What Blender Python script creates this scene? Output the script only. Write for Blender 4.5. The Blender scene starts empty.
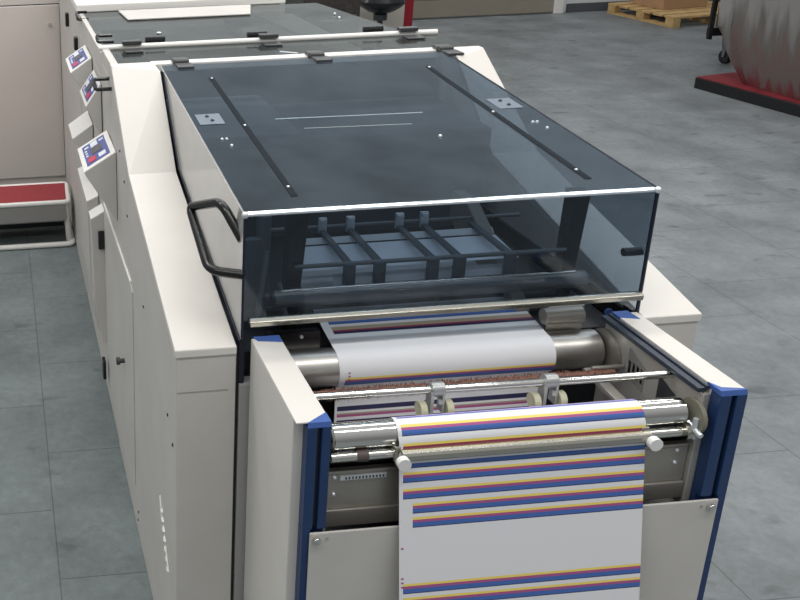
import bpy, bmesh, math, random
from mathutils import Vector, Matrix
random.seed(7)
scene = bpy.context.scene
COL = scene.collection

# ------------------------------------------------------------------ materials
def mat(name, color, rough=.5, metal=0., noise=0., nscale=8., bump=0., bscale=200., coat=0.):
    m = bpy.data.materials.new(name); m.use_nodes = True
    nt = m.node_tree; b = nt.nodes['Principled BSDF']
    b.inputs['Base Color'].default_value = (*color, 1)
    b.inputs['Roughness'].default_value = rough
    b.inputs['Metallic'].default_value = metal
    b.inputs['Coat Weight'].default_value = coat
    if noise:
        tc = nt.nodes.new('ShaderNodeTexCoord'); n = nt.nodes.new('ShaderNodeTexNoise')
        n.inputs['Scale'].default_value = nscale; n.inputs['Detail'].default_value = 6
        r = nt.nodes.new('ShaderNodeValToRGB')
        r.color_ramp.elements[0].position = .3; r.color_ramp.elements[1].position = .7
        r.color_ramp.elements[0].color = (*[c*(1-noise) for c in color], 1)
        r.color_ramp.elements[1].color = (*[min(1, c*(1+noise)) for c in color], 1)
        nt.links.new(tc.outputs['Object'], n.inputs['Vector'])
        nt.links.new(n.outputs['Fac'], r.inputs['Fac']); nt.links.new(r.outputs['Color'], b.inputs['Base Color'])
    if bump:
        tc = nt.nodes.new('ShaderNodeTexCoord'); n = nt.nodes.new('ShaderNodeTexNoise')
        n.inputs['Scale'].default_value = bscale
        bp = nt.nodes.new('ShaderNodeBump'); bp.inputs['Strength'].default_value = bump; bp.inputs['Distance'].default_value = .002
        nt.links.new(tc.outputs['Object'], n.inputs['Vector']); nt.links.new(n.outputs['Fac'], bp.inputs['Height'])
        nt.links.new(bp.outputs['Normal'], b.inputs['Normal'])
    return m

def srgb(r, g, b):
    f = lambda c: (c/255/12.92) if c/255 <= .04045 else ((c/255+.055)/1.055)**2.4
    return (f(r), f(g), f(b))

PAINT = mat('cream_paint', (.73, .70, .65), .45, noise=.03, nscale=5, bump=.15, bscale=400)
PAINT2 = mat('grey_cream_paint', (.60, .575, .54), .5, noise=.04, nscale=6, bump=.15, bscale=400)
WHITE = mat('white_paint', (.86, .84, .80), .35)
GREY = mat('grey_paint', (.36, .355, .35), .5)
DARK = mat('dark_metal', (.035, .038, .042), .4)
DGREY = mat('mid_dark_metal', (.06, .062, .066), .4, .2)
BLACK = mat('black_plastic', (.008, .008, .009), .22)
BLUE = mat('blue_anodised', srgb(30, 58, 102), .38, noise=.06, nscale=20)
BLUEL = mat('blue_cap', srgb(66, 98, 166), .45)
NAVY = mat('navy_groove', srgb(18, 24, 44), .4)
CHROME = mat('chrome', (.72, .71, .67), .10, 1.)
STEEL = mat('brushed_steel', (.52, .50, .47), .36, 1., noise=.12, nscale=14)
ALU = mat('aluminium', (.54, .52, .45), .22, 1.)
SHEET = mat('sheet_steel', (.40, .375, .34), .42, .75, noise=.1, nscale=9)
TINSEL = mat('copper_tinsel', (.24, .115, .08), .6, .2, noise=.5, nscale=160)
RED = mat('red_paint', srgb(150, 24, 40), .45)
REDMAT = mat('red_rubber_mat', srgb(150, 54, 58), .8, noise=.1, nscale=60)
WOOD = mat('pallet_wood', srgb(196, 164, 112), .8, noise=.18, nscale=14)
CARD = mat('cardboard', srgb(178, 142, 108), .85, noise=.06)
WALLW = mat('white_wall', (.74, .75, .76), .8, noise=.02)
WALLT = mat('tan_shutter', srgb(150, 143, 130), .7, noise=.06, nscale=2)
BASEB = mat('dark_baseboard', srgb(84, 88, 92), .6)
BEIGE = mat('beige_cabinet', srgb(186, 181, 170), .6)
PLATE = mat('pale_plate', (.80, .84, .92), .5)
STEELD = mat('dull_steel', (.20, .21, .22), .4, .6)
SILVERC = mat('silver_clip', (.72, .76, .8), .3, .5)
RUBBER = mat('cream_rubber', (.55, .53, .38), .6)
WHITEP = mat('white_plastic', (.82, .82, .80), .4)
BOX = mat('side_glass_reflection', (.40, .395, .385), .16, noise=.04, nscale=5, coat=.3)  # grey base colour stands in for the cabinet's reflection in the side glass

def glass_mat(name, tint, refl=(.8, .9, 1.), base=(.04, .055, .07), basefac=.25, rough=.06, f0=.05):
    m = bpy.data.materials.new(name); m.use_nodes = True
    nt = m.node_tree; nt.nodes.clear(); N = nt.nodes.new; L = nt.links.new
    out = N('ShaderNodeOutputMaterial')
    tr = N('ShaderNodeBsdfTransparent'); tr.inputs['Color'].default_value = (*tint, 1)
    df = N('ShaderNodeBsdfDiffuse'); df.inputs['Color'].default_value = (*base, 1)
    mx = N('ShaderNodeMixShader'); mx.inputs[0].default_value = basefac
    sm = N('ShaderNodeTexNoise'); sm.inputs['Scale'].default_value = 4.5; sm.inputs['Detail'].default_value = 5; sm.inputs['Roughness'].default_value = .6
    tc0 = N('ShaderNodeTexCoord'); L(tc0.outputs['Object'], sm.inputs['Vector'])
    sr = N('ShaderNodeMapRange'); sr.inputs['From Min'].default_value = .3; sr.inputs['From Max'].default_value = .7; sr.inputs['To Min'].default_value = basefac*.55; sr.inputs['To Max'].default_value = basefac*1.5
    L(sm.outputs['Fac'], sr.inputs['Value']); L(sr.outputs[0], mx.inputs[0])
    L(tr.outputs[0], mx.inputs[1]); L(df.outputs[0], mx.inputs[2])
    gl = N('ShaderNodeBsdfGlossy'); gl.inputs['Color'].default_value = (*refl, 1)
    tc = N('ShaderNodeTexCoord'); no = N('ShaderNodeTexNoise'); no.inputs['Scale'].default_value = 3.5; no.inputs['Detail'].default_value = 4
    L(tc.outputs['Object'], no.inputs['Vector'])
    mr = N('ShaderNodeMapRange'); mr.inputs['To Min'].default_value = rough*.6; mr.inputs['To Max'].default_value = rough*2.2
    L(no.outputs['Fac'], mr.inputs['Value']); L(mr.outputs[0], gl.inputs['Roughness'])
    lw = N('ShaderNodeLayerWeight'); lw.inputs['Blend'].default_value = .5
    pw = N('ShaderNodeMath'); pw.operation = 'POWER'; pw.inputs[1].default_value = 5; L(lw.outputs['Facing'], pw.inputs[0])
    ml = N('ShaderNodeMath'); ml.operation = 'MULTIPLY_ADD'; ml.inputs[1].default_value = 1-f0; ml.inputs[2].default_value = f0
    L(pw.outputs[0], ml.inputs[0])
    m2 = N('ShaderNodeMixShader'); L(ml.outputs[0], m2.inputs[0]); L(mx.outputs[0], m2.inputs[1]); L(gl.outputs[0], m2.inputs[2])
    L(m2.outputs[0], out.inputs[0])
    return m
GLASS = glass_mat('smoked_glass', (.33, .40, .46), base=(.075, .098, .118), basefac=.36)
GLASSF = glass_mat('smoked_front_glass', (.50, .57, .64), base=(.05, .062, .078), basefac=.14)
GLASS2 = glass_mat('smoked_rear_glass', (.30, .33, .33), base=(.075, .082, .08), basefac=.45, refl=(.40,.43,.43))
GLASS3 = glass_mat('smoked_far_glass', (.45, .48, .48), base=(.15, .165, .165), basefac=.45, refl=(.50,.53,.54))

def floor_material():
    m = bpy.data.materials.new('grey_floor_tiles'); m.use_nodes = True
    nt = m.node_tree; N = nt.nodes.new; L = nt.links.new; b = nt.nodes['Principled BSDF']
    geo = N('ShaderNodeNewGeometry'); sep = N('ShaderNodeSeparateXYZ'); L(geo.outputs['Position'], sep.inputs[0])
    cmb = N('ShaderNodeCombineXYZ')       # swap axes: bricks run along Y
    L(sep.outputs['Y'], cmb.inputs['X']); L(sep.outputs['X'], cmb.inputs['Y'])
    mp = N('ShaderNodeMapping'); mp.inputs['Location'].default_value = (-.02-3.03+3.3, -.08+.66, 0); L(cmb.outputs[0], mp.inputs[0])
    br = N('ShaderNodeTexBrick'); br.offset = .5
    br.inputs['Scale'].default_value = 1; br.inputs['Brick Width'].default_value = .66; br.inputs['Row Height'].default_value = .66
    br.inputs['Mortar Size'].default_value = .0028; br.inputs['Mortar Smooth'].default_value = .6; br.inputs['Bias'].default_value = 0
    br.inputs['Color1'].default_value = (.95, .95, .95, 1); br.inputs['Color2'].default_value = (1.05, 1.05, 1.05, 1); br.inputs['Mortar'].default_value = (.52, .52, .50, 1)
    L(mp.outputs[0], br.inputs['Vector'])
    # blotches
    n1 = N('ShaderNodeTexNoise'); n1.inputs['Scale'].default_value = 2.2; n1.inputs['Detail'].default_value = 8; n1.inputs['Roughness'].default_value = .65
    L(geo.outputs['Position'], n1.inputs['Vector'])
    r1 = N('ShaderNodeValToRGB'); r1.color_ramp.elements[0].position = .3; r1.color_ramp.elements[1].position = .72
    r1.color_ramp.elements[0].color = (*srgb(104, 110, 112), 1); r1.color_ramp.elements[1].color = (*srgb(142, 148, 151), 1)
    L(n1.outputs['Fac'], r1.inputs['Fac'])
    # dark stain flecks, stretched
    m3 = N('ShaderNodeMapping'); m3.inputs['Scale'].default_value = (5, 9, 1); m3.inputs['Rotation'].default_value = (0, 0, .5); L(geo.outputs['Position'], m3.inputs[0])
    n2 = N('ShaderNodeTexNoise'); n2.inputs['Scale'].default_value = 1; n2.inputs['Detail'].default_value = 3; L(m3.outputs[0], n2.inputs['Vector'])
    r2 = N('ShaderNodeValToRGB'); r2.color_ramp.elements[0].position = .62; r2.color_ramp.elements[1].position = .72
    r2.color_ramp.elements[0].color = (1, 1, 1, 1); r2.color_ramp.elements[1].color = (.66, .66, .66, 1)
    L(n2.outputs['Fac'], r2.inputs['Fac'])
    # the floor left of the press is darker and greener
    rx = N('ShaderNodeMapRange'); rx.inputs['From Min'].default_value = .9; rx.inputs['From Max'].default_value = 1.4; L(sep.outputs['X'], rx.inputs['Value'])
    cl = N('ShaderNodeMix'); cl.data_type = 'RGBA'; L(rx.outputs[0], cl.inputs['Factor'])
    cl.inputs[6].default_value = (.82, .875, .85, 1); cl.inputs[7].default_value = (1, 1, 1, 1)
    def mul(a, c):
        x = N('ShaderNodeMix'); x.data_type = 'RGBA'; x.blend_type = 'MULTIPLY'; x.inputs['Factor'].default_value = 1
        L(a, x.inputs[6]); L(c, x.inputs[7]); return x.outputs[2]
    n4 = N('ShaderNodeTexNoise'); n4.inputs['Scale'].default_value = 28; n4.inputs['Detail'].default_value = 6; n4.inputs['Roughness'].default_value = .75
    L(geo.outputs['Position'], n4.inputs['Vector'])
    r4 = N('ShaderNodeValToRGB'); r4.color_ramp.elements[0].position = .32; r4.color_ramp.elements[1].position = .68
    r4.color_ramp.elements[0].color = (.84, .84, .84, 1); r4.color_ramp.elements[1].color = (1.1, 1.1, 1.1, 1); L(n4.outputs['Fac'], r4.inputs['Fac'])
    o = mul(r1.outputs[0], br.outputs['Color']); o = mul(o, r4.outputs[0]); o = mul(o, r2.outputs[0]); o = mul(o, cl.outputs[2])
    L(o, b.inputs['Base Color'])
    rr = N('ShaderNodeMapRange'); rr.inputs['To Min'].default_value = .38; rr.inputs['To Max'].default_value = .62; L(n1.outputs['Fac'], rr.inputs['Value']); L(rr.outputs[0], b.inputs['Roughness'])
    b.inputs['Specular IOR Level'].default_value = .4
    return m

# ------------------------------------------------------------------ object helpers
def empty(name, loc=(0, 0, 0)):
    o = bpy.data.objects.new(name, None); COL.objects.link(o); o.location = loc; return o
def tag(o, label=None, cat=None, group=None, kind=None):
    if label: o['label'] = label
    if cat: o['category'] = cat
    if group: o['group'] = group
    if kind: o['kind'] = kind
    return o
def world_loc(o):
    v = Vector((0, 0, 0))
    while o: v = v + o.location; o = o.parent
    return v
def fin(name, bm, m, parent=None, smooth=False, bevel=0, seg=2):
    """bm is in world coordinates"""
    bmesh.ops.recalc_face_normals(bm, faces=bm.faces)
    me = bpy.data.meshes.new(name)
    if parent: bmesh.ops.translate(bm, vec=-world_loc(parent), verts=bm.verts)
    bm.to_mesh(me); bm.free()
    o = bpy.data.objects.new(name, me); COL.objects.link(o)
    for x in (m if isinstance(m, (list, tuple)) else [m]): me.materials.append(x)
    if parent: o.parent = parent
    if smooth:
        for p in me.polygons: p.use_smooth = True
        try: me.set_sharp_from_angle(angle=math.radians(35))
        except Exception: pass
    if bevel:
        b = o.modifiers.new('bevel', 'BEVEL'); b.width = bevel; b.segments = seg; b.limit_method = 'ANGLE'; b.angle_limit = math.radians(30)
    return o
SPLIT = {'edge_seal', 'support_shaft', 'side_gap_plate', 'front_edge_plate', 'screw_hole', 'corner_rivet', 'rail_screw', 'glass_screw', 'bracket_screw',
         'adjuster_screw', 'tray_screw', 'screw', 'edge_trim', 'journal', 'key_label'}
_fin = fin
def fin(name, bm, m, parent=None, smooth=False, bevel=0, seg=2):
    """as above; named small hardware that comes in several pieces becomes one object per piece"""
    if name not in SPLIT: return _fin(name, bm, m, parent, smooth, bevel, seg)
    bm.verts.ensure_lookup_table(); seen = set(); res = None
    for v0 in bm.verts:
        if v0 in seen: continue
        st = [v0]; isl = {v0}
        while st:
            v = st.pop()
            for e in v.link_edges:
                o = e.other_vert(v)
                if o not in isl: isl.add(o); st.append(o)
        seen |= isl
        nb = bmesh.new(); mp = {v: nb.verts.new(v.co) for v in isl}
        for f in {f for v in isl for f in v.link_faces}: nb.faces.new([mp[v] for v in f.verts])
        r = _fin(name, nb, m, parent, smooth, bevel, seg); res = res or r
    bm.free(); return res
def B(): return bmesh.new()
def box(bm, x0, x1, y0, y1, z0, z1):
    v = [bm.verts.new(p) for p in [(x0,y0,z0),(x1,y0,z0),(x1,y1,z0),(x0,y1,z0),(x0,y0,z1),(x1,y0,z1),(x1,y1,z1),(x0,y1,z1)]]
    for f in [(0,3,2,1),(4,5,6,7),(0,1,5,4),(1,2,6,5),(2,3,7,6),(3,0,4,7)]: bm.faces.new([v[i] for i in f])
    return bm
def loft(bm, A, Bp):
    """two matching closed loops -> capped solid"""
    a = [bm.verts.new(p) for p in A]; b = [bm.verts.new(p) for p in Bp]; n = len(a)
    bm.faces.new(a); bm.faces.new(b[::-1])
    for i in range(n):
        j = (i+1) % n; bm.faces.new([a[i], b[i], b[j], a[j]])
    return bm
def prism_x(bm, prof, x0, x1): return loft(bm, [(x0, y, z) for y, z in prof], [(x1, y, z) for y, z in prof])
def prism_y(bm, prof, y0, y1): return loft(bm, [(x, y0, z) for x, z in prof], [(x, y1, z) for x, z in prof])
def prism_z(bm, prof, z0, z1): return loft(bm, [(x, y, z0) for x, y in prof], [(x, y, z1) for x, y in prof])
def tube(bm, pts, r, n=12, closed=False):
    pts = [Vector(p) for p in pts]; rings = []
    rs = r if isinstance(r, (list, tuple)) else [r]*len(pts)
    ref = None
    for i, p in enumerate(pts):
        a = pts[i-1] if i else (pts[-1] if closed else p); c = pts[(i+1) % len(pts)] if (i < len(pts)-1 or closed) else p
        d = (c-a).normalized()
        if ref is None:
            ref = Vector((0, 0, 1)) if abs(d.z) < .9 else Vector((1, 0, 0))
        u = d.cross(ref).normalized(); w = u.cross(d).normalized(); ref = w
        rings.append([bm.verts.new(p + (u*math.cos(t)+w*math.sin(t))*rs[i]) for t in [2*math.pi*k/n for k in range(n)]])
    m = len(rings)
    for i in range(m if closed else m-1):
        a, b = rings[i], rings[(i+1) % m]
        for k in range(n): bm.faces.new([a[k], a[(k+1) % n], b[(k+1) % n], b[k]])
    if not closed: bm.faces.new(rings[0][::-1]); bm.faces.new(rings[-1])
    return bm
def rounded(pts, rad, n=4):
    """round the corners of an open polyline"""
    P = [Vector(p) for p in pts]; out = [P[0]]
    for i in range(1, len(P)-1):
        a = (P[i-1]-P[i]); b = (P[i+1]-P[i]); r = min(rad, a.length*.45, b.length*.45)
        s = P[i]+a.normalized()*r; e = P[i]+b.normalized()*r
        for k in range(n+1):
            t = k/n; out.append((1-t)**2*s + 2*t*(1-t)*P[i] + t*t*e)
    out.append(P[-1]); return out
def quad(bm, *p):
    return bm.faces.new([bm.verts.new(q) for q in p])
def sphere(bm, c, r, sx=1, sy=1, sz=1, u=12, v=8):
    bmesh.ops.create_uvsphere(bm, u_segments=u, v_segments=v, radius=r, matrix=Matrix.Translation(c) @ Matrix.Diagonal((sx, sy, sz, 1)))
def lerp(a, b, t): return tuple(a[i]+(b[i]-a[i])*t for i in range(len(a)))

# ------------------------------------------------------------------ setting
FLOOR = floor_material()
bm = B(); quad(bm, (-6, -3, 0), (14, -3, 0), (14, 11.72, 0), (-6, 11.72, 0))
tag(fin('floor', bm, FLOOR), kind='structure')
bm = B(); box(bm, -6, 14, 11.7, 11.9, 0, 4.5)
tag(fin('wall_back', bm, WALLW), kind='structure')
bm = B(); box(bm, 14, 14.2, -3, 11.9, 0, 4.5)
tag(fin('wall_right', bm, WALLW), kind='structure')
bm = B(); box(bm, -6.2, -6, -3, 11.9, 0, 4.5)
tag(fin('wall_left', bm, WALLW), kind='structure')
bm = B(); box(bm, 7.17, 14, 11.68, 11.7, 0, .11)
tag(fin('baseboard_back', bm, BASEB, bevel=.004), kind='structure')
# wide tan shutter door in the back wall
d = empty('door_1', (6.1, 11.66, 0)); tag(d, kind='structure')
bm = B()
for k in range(12): box(bm, 4.95, 6.98, 11.655, 11.695, .02+k*.22, .235+k*.22)
fin('door_panel', bm, WALLT, d, bevel=.004)
bm = B(); box(bm, 6.98, 7.10, 11.64, 11.7, 0, 2.8)
fin('door_frame', bm, WHITE, d, bevel=.004)

# ------------------------------------------------------------------ front press unit
U = empty('printing_press', (.97, 2.5, 0))
tag(U, 'front cream press unit under the large smoked glass lid', 'printing press')

def side_cover(name, xo, xi):
    out = [(1.9, .0), (1.9, 1.018), (2.65, 1.190), (3.05, 1.43), (3.075, 1.43), (3.075, 0)]
    bm = B()
    inn = [(1.9, .0), (1.9, 1.018), (2.65, 1.190), (2.93, 1.43), (3.075, 1.43), (3.075, 0)]
    loft(bm, [(xo, y, z) for y, z in out], [(xi, y, z) for y, z in inn])
    body = fin(name, bm, PAINT2, U, bevel=.002)
    # folded top skin, slightly proud of the body
    s = -1 if xo < xi else 1
    x0 = xo + s*.004
    def skin(o):
        return [(1.896, 1.016), (1.896, 1.036), (2.65, 1.207), (o, 1.449), (3.077, 1.449), (3.077, 1.43), (o+.01, 1.43), (2.655, 1.188)]
    bm = B(); loft(bm, [(x0, y, z) for y, z in skin(3.045)], [(xi, y, z) for y, z in skin(2.93)])
    fin('top_skin', bm, PAINT, U, bevel=.0025)
side_cover('side_cover', .35, .488)
side_cover('side_cover', 1.592, 1.452)
# rear apron under hinge bar, core body
bm = B(); box(bm, .50, 1.44, 1.960, 3.07, .02, .985)
fin('machine_core', bm, DARK, U)
bm = B(); box(bm, .4885, .4965, 1.915, 3.06, 0, 1.03); box(bm, 1.4425, 1.4515, 1.915, 3.06, 0, 1.03)
fin('side_gap_plate', bm, BLACK, U)
bm = B(); box(bm, .4975, .545, 1.905, 1.943, 0, .932)
fin('front_post', bm, GREY, U, bevel=.003)
bm = B(); box(bm, .4975, .51, 1.912, 1.943, .932, 1.05); box(bm, 1.43, 1.4425, 1.912, 1.943, 0, 1.05)
fin('front_edge_plate', bm, NAVY, U)
# inner liners of the towers
bm = B(); box(bm, .51, 1.43, 3.035, 3.06, .985, 1.43)
fin('rear_liner', bm, DARK, U)
# side access door on the left flank
bm = B(); prism_x(bm, [(2.62, .15), (2.62, .84), (2.66, .858), (3.40, .842), (3.40, .068), (3.1, .068)], .346, .3505)
dr = fin('side_door', bm, PAINT2, U, bevel=.003)
bm = B(); prism_x(bm, [(2.655, .8565), (3.40, .8425), (3.40, .85), (2.655, .861)], .3445, .3505)
fin('door_edge', bm, WHITE, dr)
bm = B(); tube(bm, [(.347, 2.83, .49), (.330, 2.83, .49)], .008); tube(bm, [(.330, 2.83, .49), (.318, 2.83, .49)], .013)
fin('knob', bm, DGREY, dr, smooth=True)
bm = B(); box(bm, .322, .335, 3.34, 3.385, .12, .20)
fin('latch', bm, BLACK, dr, bevel=.003)
# pressed louvre mark low on the left flank
bm = B()
for k in range(7):
    t = k/6; y = 2.095-.09*t; z = .45-.115*t
    loft(bm, [(.3495, y, z), (.3495, y+.012, z+.012), (.3495, y-.010, z+.004)], [(.344, y, z+.001), (.344, y+.006, z+.008), (.344, y-.004, z+.003)])
tube(bm, [(.347, 2.118, .485), (.347, 2.088, .44)], .003, 6)
tube(bm, [(.347, 2.03, .39), (.347, 1.99, .345)], .0025, 6)
lv = fin('pressed_mark', bm, WHITE, U)
bm = B()
for y, z in [(2.011, .798), (1.942, .759), (2.572, .05), (2.56, .09), (2.72, 1.05), (2.78, 1.14), (2.88, 1.21), (2.40, .90)]:
    tube(bm, [(.3505, y, z), (.3470, y, z)], .0042, 8)
fin('screw_hole', bm, DGREY, U)
bm = B(); box(bm, .351, .47, 1.8985, 1.9005, .925, .927)
fin('panel_seam', bm, GREY, U)

# hinge bar
bm = B(); box(bm, .478, 1.462, 3.030, 3.078, 1.425, 1.4515)
fin('hinge_bar', bm, WHITE, U, bevel=.003)

# --- lid
lid = empty('lid', (0, 0, 0)); lid.parent = U; lid.location = (.9675-.97, 0, 1.4)
lz = lambda y: 1.356 + (y-1.9)*(1.449-1.356)/(2.93-1.9)
def lid_grid(bm, x0, x1, y0, y1, nx=6, ny=6):
    g = [[bm.verts.new((x0+(x1-x0)*i/nx, y0+(y1-y0)*j/ny, lz(y0+(y1-y0)*j/ny))) for j in range(ny+1)] for i in range(nx+1)]
    for i in range(nx):
        for j in range(ny): bm.faces.new([g[i][j], g[i+1][j], g[i+1][j+1], g[i][j+1]])
bm = B(); lid_grid(bm, .50, 1.435, 1.908, 2.985)
fin('top_glass', bm, GLASS, lid)
bm = B(); quad(bm, (.502, 1.9, 1.098), (1.433, 1.9, 1.098), (1.433, 1.9, 1.348), (.502, 1.9, 1.348))
fin('front_glass', bm, GLASSF, lid)
# rounded folded edge between top and front glass
bm = B(); pr = []
for k in range(6):
    a = math.pi/2*k/5; pr.append((1.908-.008*math.sin(a), 1.348+.0087*math.cos(a)))
for i in range(5):
    quad(bm, (.502, *pr[i]), (1.433, *pr[i]), (1.433, *pr[i+1]), (.502, *pr[i+1]))
EDGE = mat('polished_glass_edge', (.68, .75, .80), .18, .65)
fin('folded_edge', bm, EDGE, lid, smooth=True)
# left side panel (follows the cabinet profile, small gap)
def side_prof(): return [(1.9, 1.053), (2.65, 1.223), (2.905, 1.441), (2.99, lz(2.99)), (1.908, 1.3555), (1.9, 1.349)]
bm = B(); prism_x(bm, side_prof(), .4965, .5015)
fin('side_panel', bm, BOX, lid)
bm = B(); v = [bm.verts.new((1.4345, y, z)) for y, z in side_prof()]; bm.faces.new(v)
fin('side_panel', bm, GLASSF, lid)
# dark rim strips along lid edges
bm = B()
tube(bm, [(1.435, 1.9, 1.355), (1.435, 1.9, 1.05)], .0042, 6)
tube(bm, [(1.435, 1.9, 1.356), (1.435, 2.97, lz(2.97))], .0026, 6)
tube(bm, [(.4995, 1.9, 1.353), (.4995, 1.9, 1.055)], .003, 6)
tube(bm, [(.497, 1.9, 1.048), (.497, 2.65, 1.218), (.497, 2.915, 1.446)], .0042, 6)
fin('edge_seal', bm, NAVY, lid)
bm = B(); sphere(bm, (.5, 1.9, 1.352), .008); sphere(bm, (1.435, 1.9, 1.352), .008)
fin('corner_rivet', bm, SILVERC, lid, smooth=True)
# bottom bar
bm = B(); prism_x(bm, [(1.888, 1.086), (1.888, 1.098), (1.897, 1.104), (1.906, 1.103), (1.906, 1.086)], .515, 1.437)
fin('bottom_bar', bm, ALU, lid, bevel=.002)
# handle
hp = rounded([(.503, 1.905, 1.211), (.43, 1.944, 1.205), (.43, 2.191, 1.274), (.47, 1.990, 1.361), (.503, 1.925, 1.285)], .035, 5)
hp = rounded([(.503, 1.905, 1.209), (.432, 1.944, 1.207), (.428, 2.150, 1.285), (.468, 1.990, 1.352), (.503, 1.930, 1.282)], .03, 5)
bm = B(); tube(bm, hp, .0112, 12)
fin('handle', bm, BLACK, lid, smooth=True)
# hinges
for x in (.571, 1.018, 1.452):
    bm = B(); box(bm, x-.026, x+.026, 3.02, 3.06, 1.448, 1.464)
    tube(bm, [(x-.024, 3.015, 1.458), (x+.024, 3.015, 1.458)], .009, 10)
    box(bm, x-.024, x+.028, 2.94, 3.005, 1.449, 1.457)
    fin('hinge', bm, DGREY, lid, bevel=.0015)
RAILM = mat('rail_dark', (.018, .024, .030), .8); RAILM.node_tree.nodes['Principled BSDF'].inputs['Specular IOR Level'].default_value = .08
# slide rails, bracket plates, screws under the glass
for xr, xb in ((.630, .548), (1.315, 1.378)):
    bm = B(); loft(bm, [(xr-.0075, 1.97, lz(1.97)+.0012), (xr+.0075, 1.97, lz(1.97)+.0012), (xr+.0075, 1.97, lz(1.97)-.004), (xr-.0075, 1.97, lz(1.97)-.004)],
                       [(xr-.0075, 2.84, lz(2.84)+.0012), (xr+.0075, 2.84, lz(2.84)+.0012), (xr+.0075, 2.84, lz(2.84)-.004), (xr-.0075, 2.84, lz(2.84)-.004)])
    rl = fin('slide_rail', bm, RAILM, lid)
    bm = B()
    for y in (2.02, 2.42, 2.83): sphere(bm, (xr, y, lz(y)+.0005), .0042)
    fin('rail_screw', bm, SILVERC, rl, smooth=True)
    bm = B(); y0, y1 = 2.44, 2.52
    loft(bm, [(xb-.034, y0, lz(y0)+.0005), (xb+.034, y0, lz(y0)+.0005), (xb+.034, y1, lz(y1)+.0005), (xb-.034, y1, lz(y1)+.0005)],
             [(xb-.034, y0, lz(y0)+.002), (xb+.034, y0, lz(y0)+.002), (xb+.034, y1, lz(y1)+.002), (xb-.034, y1, lz(y1)+.002)])
    bp = fin('bracket_plate', bm, mat('pale_bracket', (.15, .19, .24), .4), lid, bevel=.001)
    bm = B()
    for dx, dy in ((-.004, .018), (.004, -.015)): sphere(bm, (xb+dx, 2.48+dy, lz(2.48+dy)+.002), .0055)
    fin('bracket_screw', bm, DARK, bp)
    bm = B()
    for dx, dy in ((0, 2.33), (.010, 2.33), (.012, 2.285)): sphere(bm, (xb+dx*1.2, dy, lz(dy)+.001), .0042)
    fin('glass_screw', bm, SILVERC, lid, smooth=True)
bm = B(); sphere(bm, (1.10, 2.27, lz(2.27)+.001), .005)
fin('round_dot', bm, SILVERC, lid, smooth=True)

# --- interior seen through the lid
INNER = mat('inner_liner', (.17, .20, .23), .6)
bm = B(); box(bm, .51, 1.43, 2.62, 3.03, .985, 1.30)
fin('rear_housing', bm, mat('inner_dark', (.07, .085, .10), .5), U, bevel=.01)
bm = B(); box(bm, .52, .83, 2.55, 3.02, 1.301, 1.335)
fin('cover_tray', bm, INNER, U, bevel=.004)
for x0, x1, y, dk in ((.722, 1.128, 2.455, 0), (.778, 1.065, 2.375, 1)):  # pale lines on the lid glass, painted in place of reflections
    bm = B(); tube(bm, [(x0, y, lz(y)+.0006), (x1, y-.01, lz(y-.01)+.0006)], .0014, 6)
    fin('painted_reflection', bm, mat('reflection_pale', (.42, .52, .56), .4) if not dk else mat('reflection_dull', (.30, .36, .38), .4), lid)
bm = B(); tube(bm, [(.60, 2.0, 1.096), (1.36, 2.0, 1.096)], .021, 20)
fin('pressure_roller', bm, STEELD, U, smooth=True)
bm = B(); tube(bm, [(.61, 1.975, 1.128), (1.32, 1.975, 1.128)], .0035)
fin('guide_rod', bm, CHROME, U, smooth=True)
bm = B(); tube(bm, [(.66, 2.04, 1.157), (1.33, 2.04, 1.157)], .0055)
fin('guide_rod', bm, STEELD, U, smooth=True)
bm = B(); tube(bm, [(.66, 2.26, 1.165), (1.33, 2.26, 1.165)], .005)
fin('guide_rod', bm, STEELD, U, smooth=True)
bm = B(); tube(bm, [(.60, 2.08, 1.02), (1.34, 2.08, 1.02)], .022)
fin('dark_roller', bm, DARK, U, smooth=True)
for (x, w) in ((.655, .03), (1.345, .028)):
    bm = B(); loft(bm, [(x-w*.4, 2.05, .98), (x+w*.6, 2.05, .98), (x+w*.6, 2.09, .98), (x-w*.4, 2.09, .98)],
                       [(x-w*.8+.015, 2.05, 1.30), (x+w+.01, 2.05, 1.30), (x+w+.01, 2.09, 1.30), (x-w*.8+.015, 2.09, 1.30)])
    fin('support_post', bm, BLACK, U, bevel=.004)
bm = B(); quad(bm, (.69, 2.075, 1.128), (1.235, 2.075, 1.128), (1.235, 2.195, 1.140), (.69, 2.195, 1.140))
fin('feed_plate', bm, PLATE, U)
bm = B(); quad(bm, (.76, 2.050, 1.098), (1.20, 2.050, 1.098), (1.20, 2.060, 1.122), (.76, 2.060, 1.122))
fin('lower_plate', bm, mat('pale_lower_plate', (.78, .80, .84), .5), U)
bm = B(); quad(bm, (.69, 2.21, 1.138), (1.24, 2.21, 1.138), (1.24, 2.225, 1.150), (.69, 2.225, 1.150))
fin('lower_plate', bm, bpy.data.materials['pale_lower_plate'], U)
gm = mat('guide_grey', (.10, .115, .135), .4, .3)
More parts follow.
